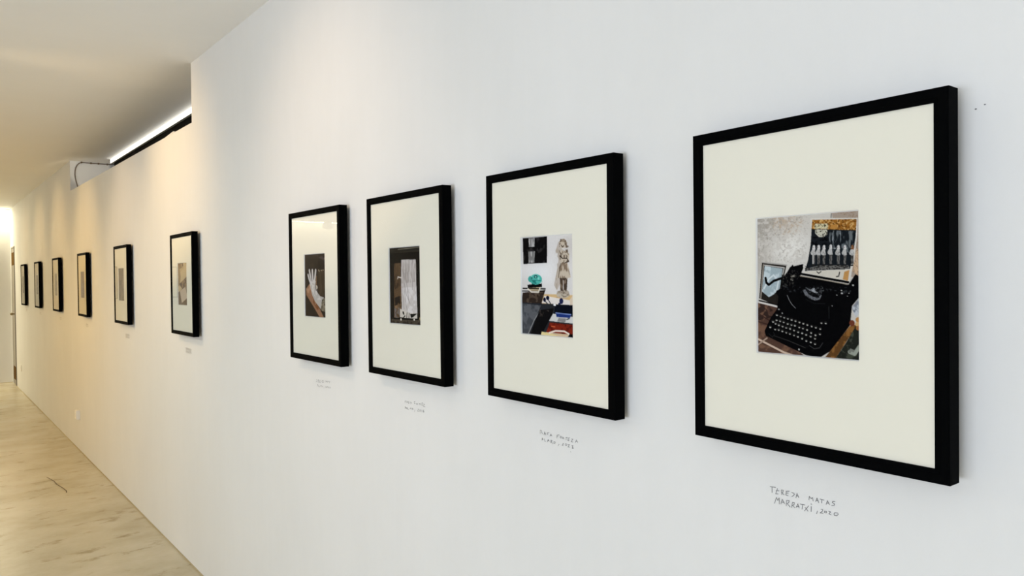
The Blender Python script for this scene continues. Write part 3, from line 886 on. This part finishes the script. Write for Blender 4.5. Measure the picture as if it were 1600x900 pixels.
CAPTIONS = {
 'A': ((0.6312, 1.1185), [(-582,124,-478,134), (-546,124,-546,30), (-447,122,-479,26,-432,36), (-473,79,-416,91), (-375,114,-368,37), (-375,114,-340,117,-345,88,-370,73,-325,43), (-294,109,-233,126), (-289,110,-296,48,-254,50), (-294,81,-249,91), (-194,112,-164,110,-142,96,-164,68,-189,49), (-120,41,-99,119,-70,57), (-114,75,-75,79), (102,60,110,118,143,87,162,112,174,58), (219,60,238,120,266,52), (223,83,261,78), (288,115,355,113), (317,113,315,58), (389,54,410,117,442,62), (396,78,437,83), (533,134,497,128,488,108,520,94,519,72,478,58), (-500,-134,-466,-28,-443,-74,-415,-25,-413,-127), (-387,-121,-361,-36,-318,-101), (-376,-86,-331,-81), (-285,-38,-290,-127), (-280,-36,-234,-31,-245,-65,-275,-86,-220,-129), (-180,-46,-195,-132), (-180,-46,-145,-42,-150,-76,-180,-92,-135,-123), (-115,-113,-86,-47,-64,-110), (-110,-94,-66,-88), (-46,-42,36,-37), (-2,-41,-15,-117), (36,-73,89,-124), (99,-36,26,-134), (142,-35,139,-118), (133,1,152,2), (246,-82,230,-130), (303,-41,331,-39,331,-62,288,-103,340,-95), (363,-54,395,-55,391,-78,363,-80,363,-54), (428,-43,460,-44,432,-81,469,-90), (528,-41,573,-34,582,-54,555,-82,519,-82,514,-61,528,-41)]),
 'B': ((1.2079, 1.1194), [(-610,159,-611,76), (-610,159,-566,156,-567,122,-530,86), (-480,68,-457,144,-421,82), (-479,97,-421,106), (-377,132,-305,148), (-370,133,-374,90), (-373,104,-342,106), (-285,66,-249,129,-214,82), (-278,91,-220,100), (-51,132,-52,65), (-51,132,19,152,33,140), (-44,109,-2,121), (74,133,101,123,94,89,60,88,53,111,74,133), (136,133,135,82), (177,126,142,102,183,85), (238,131,299,141), (259,135,244,76), (367,147,313,129,299,71,346,75), (306,100,353,113), (413,123,467,131,399,60,466,65), (539,70,566,129,611,82), (546,94,599,103), (-555,-65,-544,-7,-511,-52), (-550,-44,-518,-39), (-466,-16,-460,-68,-424,-62), (-373,-73,-343,-6,-301,-47), (-366,-43,-308,-33), (-251,-10,-259,-73), (-251,-10,-208,-17,-251,-48,-188,-75), (-145,-25,-102,-28,-117,-63,-159,-70,-145,-25), (16,-55,-12,-93), (134,-16,168,-15,113,-65,161,-54), (223,-11,270,-12,263,-46,222,-48,223,-11), (304,-16,358,-7,303,-67,364,-61), (418,-15,465,-11,431,-45,468,-48,431,-73,484,-66), (384,-155,398,-159)]),
 'C': ((1.8112, 1.1189), [(-513,100,-546,78,-514,62,-544,41), (-457,106,-451,57,-403,59,-394,105), (-339,104,-371,75,-308,59,-348,33), (-244,99,-214,75), (-182,99,-222,37), (28,145,-34,130,-19,79,27,81,19,100), (96,97,149,96,141,71,95,69,96,97), (232,71,241,120,263,102,286,121,293,78), (429,155,377,145,368,76,420,79), (376,113,414,117), (459,127,525,124,450,66,546,59), (-535,-134,-526,-76,-486,-95,-527,-113), (-471,-126,-451,-91,-436,-121), (-414,-78,-423,-124,-336,-129), (-257,-106,-248,-72,-225,-86,-201,-70,-194,-102), (-148,-116,-123,-64,-86,-100), (-140,-95,-93,-88), (-1,-96,-17,-155), (161,-51,207,-49,144,-117,221,-107), (259,-62,297,-61,289,-102,258,-102,259,-62), (365,-48,371,-111), (492,-35,439,-54,438,-102,483,-96,484,-72,446,-81)]),
 'D': ((2.4193, 1.1191), [(-550,86,-496,91,-534,12,-579,11), (-406,104,-419,2), (-397,105,-344,103,-408,55,-356,8), (-230,96,-283,75,-285,15,-223,22), (-275,50,-231,55), (33,123,-54,110,-108,71,-57,43,31,56,23,77,-21,73), (212,74,222,134,264,95,308,136,315,85), (349,85,384,140,417,99), (358,108,409,113), (477,131,510,113), (553,154,483,73), (-477,-140,-465,-63,-413,-80,-467,-101), (-415,-141,-378,-99,-344,-141), (-315,-93,-308,-140,-264,-139), (-219,-120,-200,-73,-166,-99,-130,-73,-114,-112), (-79,-119,-43,-78,-10,-112), (68,-111,50,-154), (199,-60,250,-62,206,-111,266,-104), (319,-54,361,-61,334,-89,309,-85,319,-54), (395,-57,445,-62,402,-93,461,-90), (521,-54,563,-57,520,-87,579,-84)]),
}


# ------------------------------------------------------------------ printed pictures (painted per vertex)
def vnoise(W, H, sx, sy, rs):
    acc = np.zeros((H, W))
    amp, tot = 1.0, 0.0
    for k in range(3):
        gx, gy = max(2, int(W / max(sx, 1)) + 2), max(2, int(H / max(sy, 1)) + 2)
        g = rs.rand(gy + 1, gx + 1)
        xs, ys = np.linspace(0, gx - 1e-3, W), np.linspace(0, gy - 1e-3, H)
        xi, yi = xs.astype(int), ys.astype(int)
        fx, fy = xs - xi, ys - yi
        fx, fy = fx * fx * (3 - 2 * fx), fy * fy * (3 - 2 * fy)
        a = g[np.ix_(yi, xi)] * (1 - fx) + g[np.ix_(yi, xi + 1)] * fx
        b2 = g[np.ix_(yi + 1, xi)] * (1 - fx) + g[np.ix_(yi + 1, xi + 1)] * fx
        acc += amp * (a * (1 - fy)[:, None] + b2 * fy[:, None])
        tot += amp
        amp *= 0.55
        sx, sy = sx / 2.1, sy / 2.1
    return acc / tot


def inside(poly, X, Y):
    r = np.zeros(X.shape, bool)
    n_ = len(poly)
    for i in range(n_):
        (x0, y0), (x1, y1) = poly[i], poly[(i + 1) % n_]
        if y0 == y1:
            continue
        r ^= ((y0 > Y) != (y1 > Y)) & (X < (x1 - x0) * (Y - y0) / (y1 - y0) + x0)
    return r


def paint(ops, W, H, seed=3):
    """ops in thousandths of the sheet's width and height; 2x supersampled"""
    rs = np.random.RandomState(seed)
    W2, H2 = W * 2, H * 2
    im = np.full((H2, W2, 3), 0.2)
    px, py = W2 / 1000.0, H2 / 1000.0
    for op in ops:
        k, col = op[0], np.array(op[1]) / 255.0
        if k in 'es':
            cx, cy, rx, ry = op[2] * px, op[3] * py, op[4] * px, op[5] * py
            x0, x1, y0, y1 = cx - rx * 2, cx + rx * 2, cy - ry * 2, cy + ry * 2
        else:
            p = op[2] if k in 'pn' else op[3]
            pts = [(p[i] * px, p[i + 1] * py) for i in range(0, len(p), 2)]
            g = op[2] * px / 2 if k == 'l' else 0
            x0, x1 = min(q[0] for q in pts) - g, max(q[0] for q in pts) + g
            y0, y1 = min(q[1] for q in pts) - g, max(q[1] for q in pts) + g
        x0, x1, y0, y1 = max(0, int(x0)), min(W2, int(x1) + 2), max(0, int(y0)), min(H2, int(y1) + 2)
        if x1 <= x0 or y1 <= y0:
            continue
        X, Y = np.meshgrid(np.arange(x0, x1) + 0.5, np.arange(y0, y1) + 0.5)
        if k == 'e':
            a = (((X - cx) / rx) ** 2 + ((Y - cy) / ry) ** 2 < 1).astype(float)
        elif k == 's':                       # soft tone
            a = np.exp(-1.4 * (((X - cx) / rx) ** 2 + ((Y - cy) / ry) ** 2)) * op[6]
        elif k == 'l':
            a = np.zeros(X.shape)
            for (ax, ay), (bx, by) in zip(pts[:-1], pts[1:]):
                dx, dy = bx - ax, by - ay
                t = np.clip(((X - ax) * dx + (Y - ay) * dy) / max(dx * dx + dy * dy, 1e-9), 0, 1)
                a = np.maximum(a, np.clip(g + 0.5 - np.hypot(X - ax - t * dx, Y - ay - t * dy), 0, 1))
        else:
            a = inside(pts, X, Y).astype(float)
            if k == 'n':
                nz = vnoise(x1 - x0, y1 - y0, op[3] * px, op[3] * px * op[5], rs)
                a *= np.clip((nz - op[4]) * 7 + 0.35, 0, 0.9)
        im[y0:y1, x0:x1] = im[y0:y1, x0:x1] * (1 - a[..., None]) + col * a[..., None]
    im = im.reshape(H, 2, W, 2, 3).mean(axis=(1, 3))
    im = im + (vnoise(W, H, 2, 2, rs)[..., None] - 0.5) * 0.03
    im = np.clip(im * 1.04 - 0.018, 0, 1)
    return np.where(im <= 0.04045, im / 12.92, ((im + 0.055) / 1.055) ** 2.4)


def print_mesh(ops, W, H, sw, sh):
    im = paint(ops, W, H)
    xs, zs = np.linspace(-sw / 2, sw / 2, W), np.linspace(sh / 2, -sh / 2, H)
    X, Z = np.meshgrid(xs, zs)
    co = np.stack([X, np.zeros_like(X), Z], -1).reshape(-1, 3)
    i = np.arange((H - 1) * W).reshape(H - 1, W)[:, :-1].ravel()
    fs = np.stack([i, i + W, i + W + 1, i + 1], -1)
    me = bpy.data.meshes.new('photo_print')
    me.vertices.add(len(co))
    me.vertices.foreach_set('co', co.ravel())
    me.loops.add(fs.size)
    me.loops.foreach_set('vertex_index', fs.ravel())
    me.polygons.add(len(fs))
    me.polygons.foreach_set('loop_start', np.arange(0, fs.size, 4))
    me.update(calc_edges=True)
    at_ = me.color_attributes.new('ink', 'FLOAT_COLOR', 'POINT')
    at_.data.foreach_set('color', np.concatenate([im.reshape(-1, 3), np.ones((W * H, 1))], 1).ravel().astype(np.float32))
    return me


# ------------------------------------------------------------------ framed photographs
FW, FH, FD = 0.415046, 0.52, 0.028154
RW = 0.0188                                   # rail width
PW, PH, PC = 0.170, 0.217, 0.261              # mat window and the height of its middle
WX0 = 1.08343                                 # plane the measured frames stand on; the wall is just behind it


def rail_mesh(side):
    """one mitred rail with a small step at the sight edge; local x right, y into the wall, z up from the bottom edge"""
    prof = [(0, 0), (0, -FD + 0.0012), (0.0012, -FD), (0.0125, -FD), (0.0135, -FD + 0.0006), (RW, -FD + 0.0012), (RW, -FD + 0.0075), (RW - 0.006, 0)]
    ring = []
    for a, y in prof:
        if side in 'bt':
            z = a if side == 'b' else FH - a
            ring.append(((-FW / 2 + a, y, z), (FW / 2 - a, y, z)))
        else:
            x = -FW / 2 + a if side == 'l' else FW / 2 - a
            ring.append(((x, y, a), (x, y, FH - a)))
    n_ = len(ring)
    vs = [p[0] for p in ring] + [p[1] for p in ring]
    fs = [(k, (k + 1) % n_, n_ + (k + 1) % n_, n_ + k) for k in range(n_)] + [tuple(range(n_)), tuple(range(2 * n_ - 1, n_ - 1, -1))]
    return vs, fs


RAILS = {}
for sd in 'blrt':
    o = recalc(mesh('frame_rail', *rail_mesh(sd), (M['black'],)))
    RAILS[sd] = o.data
    bpy.data.objects.remove(o)
# mat board with bevelled window
a0, b0 = FW / 2 - RW + 0.004, RW - 0.004
zt = FH - RW + 0.004
ym, yp = -FD + 0.0050, -FD + 0.0074
bw = 0.0016
vs = [(-a0, ym, b0), (a0, ym, b0), (a0, ym, zt), (-a0, ym, zt)]
vs += [(sx * PW / 2, ym, PC + sz * PH / 2) for sx, sz in ((-1, -1), (1, -1), (1, 1), (-1, 1))]
vs += [(sx * (PW / 2 - bw), yp, PC + sz * (PH / 2 - bw)) for sx, sz in ((-1, -1), (1, -1), (1, 1), (-1, 1))]
fs, fm = [], []
for k in range(4):
    fs.append((k, (k + 1) % 4, 4 + (k + 1) % 4, 4 + k))
    fm.append(0)
for k in range(4):
    fs.append((4 + k, 4 + (k + 1) % 4, 8 + (k + 1) % 4, 8 + k))
    fm.append(1)
o = mesh('mat_board', vs, fs, (M['mat'], M['matcore']), None, fm)
MATB = o.data
bpy.data.objects.remove(o)
o = mesh('glass_pane', [(-a0, -FD + 0.0034, b0), (a0, -FD + 0.0034, b0), (a0, -FD + 0.0034, zt), (-a0, -FD + 0.0034, zt)], [(0, 1, 2, 3)], (M['glass'],))
GLASS = o.data
bpy.data.objects.remove(o)
o = box('backing_board', (-a0, -FD + 0.0085, b0), (a0, -FD + 0.0125, zt), M['backing'])
BACK = o.data
bpy.data.objects.remove(o)


def soft(base, lo, hi, seed):
    rnd = random.Random(seed)
    ops = [('p', base, (-20, -20, 1020, -20, 1020, 1020, -20, 1020))]
    full = (0, 0, 1000, 0, 1000, 1000, 0, 1000)
    ops.append(('n', lo, full, 260, 0.5, 1.4))
    ops.append(('n', hi, full, 190, 0.54, 1.2))
    ops.append(('n', lo, full, 70, 0.6, 1.5))
    return ops


PRINTS['stone'] = soft((118, 98, 68), (92, 74, 48), (140, 122, 92), 1)
PRINTS['sand'] = soft((128, 108, 76), (104, 84, 56), (150, 132, 98), 2)
PRINTS['mist'] = soft((158, 148, 130), (128, 118, 102), (180, 172, 156), 3)
PRINTS['fog'] = soft((140, 132, 118), (110, 102, 90), (170, 162, 148), 4)
PRINTS['dusk'] = soft((126, 118, 106), (98, 90, 80), (160, 152, 138), 5)
G = 'black framed photographs in a row on the long white wall'
FRAMES = [  # y, z, lean, roll, turn, print, sheet size in dots, label
    (0.603, -0.0177, 0.0002, -0.001, 0.0305, 'typewriter', (232, 300), 'nearest black framed photograph, showing an old black typewriter holding a picture of white-hooded figures'),
    (1.2057, -0.0195, -0.0001, 0.0025, 0.0062, 'statue', (150, 200), 'black framed photograph of a pale girl statue, turquoise mask and books on a shelf'),
    (1.8038, -0.0201, -0.0001, -0.0012, 0.0051, 'cloth', (120, 160), 'black framed photograph of a long white cloth hanging in a dark doorway'),
    (2.403, -0.0207, -0.0001, 0.0011, 0.0023, 'hand', (110, 150), 'black framed photograph of a raised pale hand against a dark brown background'),
    (4.0223, -0.016, 0.0, -0.0013, 0.0065, 'table', (80, 110), 'black framed brown photograph with a tilted white card, alone under the high opening'),
    (5.4813, -0.0194, 0.0, -0.0001, 0.0028, 'stone', (60, 80), 'black framed small brown photograph, next one beyond the picture with the tilted card'),
    (6.9628, -0.0214, 0.0, 0.0004, 0.0016, 'sand', (50, 66), 'black framed tan photograph hanging right above the white wall socket'),
    (8.4496, -0.0214, 0.0001, 0.0006, 0.0017, 'mist', (40, 52), 'black framed pale photograph, third in the row counted from the far door'),
    (9.9079, -0.0244, 0.0, 0.0, 0.0033, 'fog', (36, 46), 'black framed pale photograph, second in the row counted from the far door'),
    (11.3248, -0.0256, 0.0, 0.0001, 0.0002, 'dusk', (36, 46), 'last black framed photograph of the row, nearest to the far door'),
]


def hang(mw, key, nw, nh, label, group):
    """one framed photograph: four rails, backing, print, mat and glass under an Empty"""
    root = empty('framed_photograph', (0, 0, 0))
    root.matrix_world = mw
    tag(root, label, 'framed photograph', group)
    for sd in 'blrt':
        link('frame_rail', RAILS[sd], root)
    link('backing_board', BACK, root)
    p_ = link('photo_print', print_mesh(PRINTS[key], nw, nh, PW, PH), root, (M['print'],))
    p_.location = (0, yp + 0.0002, PC)
    link('mat_board', MATB, root)
    link('glass_pane', GLASS, root)


for y, zoff, lean, roll, turn, key, (nw, nh), label in FRAMES:
    c_, s_ = math.cos(roll), math.sin(roll)

    def corner(a, b2):
        """a: 0 far edge .. 1 near edge, b2: -0.5 bottom .. 0.5 top, on the back plane of the frame"""
        yy, zz = (0.5 - a) * FW, b2 * FH
        yr, zr = yy * c_ - zz * s_, yy * s_ + zz * c_
        return Vector((WX0 - lean * (zz + FH / 2) + turn * (yr - FW / 2), y + yr, EYE + zoff + zr))
    ex_ = (corner(1, -0.5) - corner(0, -0.5)).normalized()
    ez_ = corner(0.5, 0.5) - corner(0.5, -0.5)
    ez_ = (ez_ - ex_ * ez_.dot(ex_)).normalized()
    mw = Matrix((ex_, ez_.cross(ex_), ez_)).transposed().to_4x4()
    mw.translation = corner(0.5, -0.5)
    hang(mw, key, nw, nh, label, G)
# two more of the series on the end wall: the photograph shows them only as reflections in the picture glass
for x, lab in ((-0.978, 'black framed photograph on the end wall, mirrored in the glass of the tilted card photograph'),
               (-0.147, 'black framed photograph on the end wall, mirrored in the small brown photograph')):
    hang(Matrix.Translation((x, YEND - 0.001, 1.206)), 'mist', 40, 52, lab, 'black framed photographs on the end wall')

# ------------------------------------------------------------------ pencil captions written on the wall
CG = 'pencil captions handwritten under the photographs'


def ribbon(name, cy, cz, strokes, width, m_):
    vs, fs = [], []
    for li, st in enumerate(strokes):
        p = [Vector((0, -st[i] * 1e-4, st[i + 1] * 1e-4)) for i in range(0, len(st), 2)]
        for a, b2 in zip(p[:-1], p[1:]):
            d = (b2 - a).normalized()
            n_ = Vector((0, -d.z, d.y)) * width / 2
            a2, b3 = a - d * width * 0.3, b2 + d * width * 0.3
            off = Vector((-0.0006 - 0.00002 * (len(fs) % 7), 0, 0))
            k = len(vs)
            vs += [a2 - n_ + off, a2 + n_ + off, b3 + n_ + off, b3 - n_ + off]
            fs.append((k, k + 1, k + 2, k + 3))
    o = mesh(name, vs, fs, (m_,))
    o.location = (WALL, cy, cz)
    return o


CAPL = {'A': 'large clear pencil caption in two lines under the typewriter photograph',
        'B': 'two-line pencil caption under the photograph of the statue and mask',
        'C': 'two-line pencil caption under the photograph of the hanging white cloth',
        'D': 'small two-line pencil caption under the photograph of the pale hand'}
for k, ((cy, cz), st) in CAPTIONS.items():
    tag(ribbon('pencil_caption', cy, cz, st, 0.0009, M['pencil']), CAPL[k], 'wall writing', CG)


def squiggle(seed, wd, n1, n2):
    rnd = random.Random(seed)
    st = []
    for line, n_ in ((0, n1), (1, n2)):
        for k in range(n_):
            x0 = -wd * 5000 + (k + 0.2 * rnd.random()) * wd * 10000 / n_
            z0 = 75 - line * 150
            h, ww = 50 + 20 * rnd.random(), wd * 6000 / n_
            st.append([x0, z0 - h, x0 + ww * 0.2 * rnd.random(), z0 + h, x0 + ww, z0 + h * (rnd.random() * 2 - 1), x0 + ww, z0 - h])
            if rnd.random() > 0.5:
                st.append([x0, z0, x0 + ww, z0])
    return st


for i, (cy, cz, wd, lab) in enumerate([
        (4.055, 1.119, 0.105, 'faint pencil caption under the photograph with the tilted card'),
        (5.49, 1.116, 0.125, 'faint pencil caption under the small brown photograph beyond the tilted card picture'),
        (7.00, 1.122, 0.11, 'faint pencil caption under the tan photograph above the wall socket'),
        (8.445, 1.128, 0.12, 'tiny faint pencil caption under the third photograph from the far door'),
        (9.965, 1.131, 0.12, 'tiny faint pencil caption under the second photograph from the far door'),
        (11.34, 1.134, 0.12, 'tiny faint pencil caption under the photograph nearest the far door')]):
    tag(ribbon('pencil_caption', cy, cz, squiggle(20 + i, wd, 9, 8), 0.0013, M['pencil_soft']), lab, 'wall writing', CG)

# ------------------------------------------------------------------ things on the wall and over the partition
lamp = tag(empty('linear_light', (1.369, 5.45, CEIL)), 'long white linear light on the ceiling above the dark slot of the low partition', 'ceiling light')
y0, y1 = OP0 - 0.9 - 5.45, 7.44 - 5.45
box('light_diffuser', (0, y0, -0.0345), (0.004, y1, -0.001), M['led'], lamp)
box('light_housing', (0.004, y0, -0.0355), (0.021, y1, 0), M['grey_metal'], lamp)
box('end_cap', (0, y1, -0.0355), (0.021, y1 + 0.006, 0), M['grey_metal'], lamp)

# cable clipped along the ceiling edge, hanging down behind the partition
cab = tag(empty('loose_cable', (1.2, OP1, CEIL)), 'brown cable clipped along the ceiling and looping down behind the low partition', 'cable')
cy = OP1 - 0.008
pts = [(1.47, cy - 0.20, CEIL - 0.008), (1.42, cy, CEIL - 0.008), (1.33, cy, CEIL - 0.008), (1.27, cy, CEIL - 0.010), (1.20, cy, CEIL - 0.008)]
lp = [(1.188, 2.569), (1.168, 2.560), (1.152, 2.543), (1.140, 2.518), (1.134, 2.490), (1.132, 2.460), (1.134, 2.430), (1.139, 2.400), (1.146, 2.370), (1.154, 2.335), (1.164, 2.29), (1.172, 2.2)]
pts += [(x + 0.0, cy, z) for x, z in lp]
tube('cable_run', [(x - 1.2, y - OP1, z - CEIL) for x, y, z in pts], 0.0038, M['cable'], cab)
for x in (1.185, 1.262, 1.322, 1.395):
    box('cable_clip', (x - 1.2 - 0.006, -0.016, -0.016), (x - 1.2 + 0.006, -0.0005, -0.001), M['cable'], cab, 0.002)

# pale batten lying aslant on top of the partition, its near end propped up
def prism(y0, z0, y1, z1, th, x0, x1):
    return [(x, y, z + d) for x in (x0, x1) for y, z in ((y0, z0), (y1, z1)) for d in (0, th)]


QUADS = [(0, 1, 3, 2), (4, 6, 7, 5), (0, 4, 5, 1), (2, 3, 7, 6), (0, 2, 6, 4), (1, 5, 7, 3)]
bat = tag(empty('batten', (WALL + 0.03, 4.40, 2.283)), 'thin white batten lying aslant on top of the low partition under the linear light', 'batten')
recalc(mesh('batten_strip', prism(0.0, 0.024, 0.48, 0.001, 0.006, 0, 0.02), QUADS, (M['white_plastic'],), bat))
recalc(mesh('batten_foot', prism(-0.012, 0.0, 0.0, 0.0, 0.028, 0, 0.02), QUADS, (M['white_plastic'],), bat))


def socket(y, z, d, s, label):
    r = tag(empty('wall_socket', (WALL, y, z)), label, 'wall socket', None)
    box('mounting_box', (-d, -s / 2, -s / 2), (0, s / 2, s / 2), M['white_plastic'], r, 0.003)
    box('cover_plate', (-d - 0.004, -s / 2 + 0.004, -s / 2 + 0.004), (-d, s / 2 - 0.004, s / 2 - 0.004), M['white_plastic'], r, 0.0015)
    vs = [(-d - 0.0045, 0.018 * math.cos(k * math.pi / 8), 0.018 * math.sin(k * math.pi / 8)) for k in range(16)]
    vs += [(-d - 0.0030, 0.015 * math.cos(k * math.pi / 8), 0.015 * math.sin(k * math.pi / 8)) for k in range(16)]
    fs = [(k, (k + 1) % 16, 16 + (k + 1) % 16, 16 + k) for k in range(16)] + [tuple(range(16, 32))]
    mesh('socket_well', vs, fs, (M['grey_metal'],), r)


socket(7.47, 0.318, 0.026, 0.082, 'white wall socket low on the wall, nearer of the two')
socket(12.12, 0.312, 0.004, 0.085, 'pale wall socket low on the wall just before the far door')



# rounded beige fixture under the ceiling by the end wall, mirrored in the glass of the hand photograph
fx = tag(empty('ceiling_fixture', (-3.9, YEND - 0.17, CEIL)), 'rounded beige ceiling fixture by the end wall, mirrored in the photograph of the hand', 'ceiling fixture')
for nm, r0, zc, rz, m_ in (('mounting_base', 0.075, -0.012, 0.012, 'grey_metal'), ('cover', 0.112, -0.085, 0.066, 'mat')):
    bm = bmesh.new()
    bmesh.ops.create_uvsphere(bm, u_segments=24, v_segments=12, radius=1)
    for v in bm.verts:
        k = 1.0 if nm == 'cover' else 1.0 / max(0.35, math.hypot(v.co.x, v.co.y))
        v.co = (v.co.x * r0 * k, v.co.y * r0 * k, zc + v.co.z * rz)
    me = bpy.data.meshes.new(nm)
    bm.to_mesh(me)
    bm.free()
    me.polygons.foreach_set('use_smooth', [True] * len(me.polygons))
    link(nm, me, fx, (M[m_],))
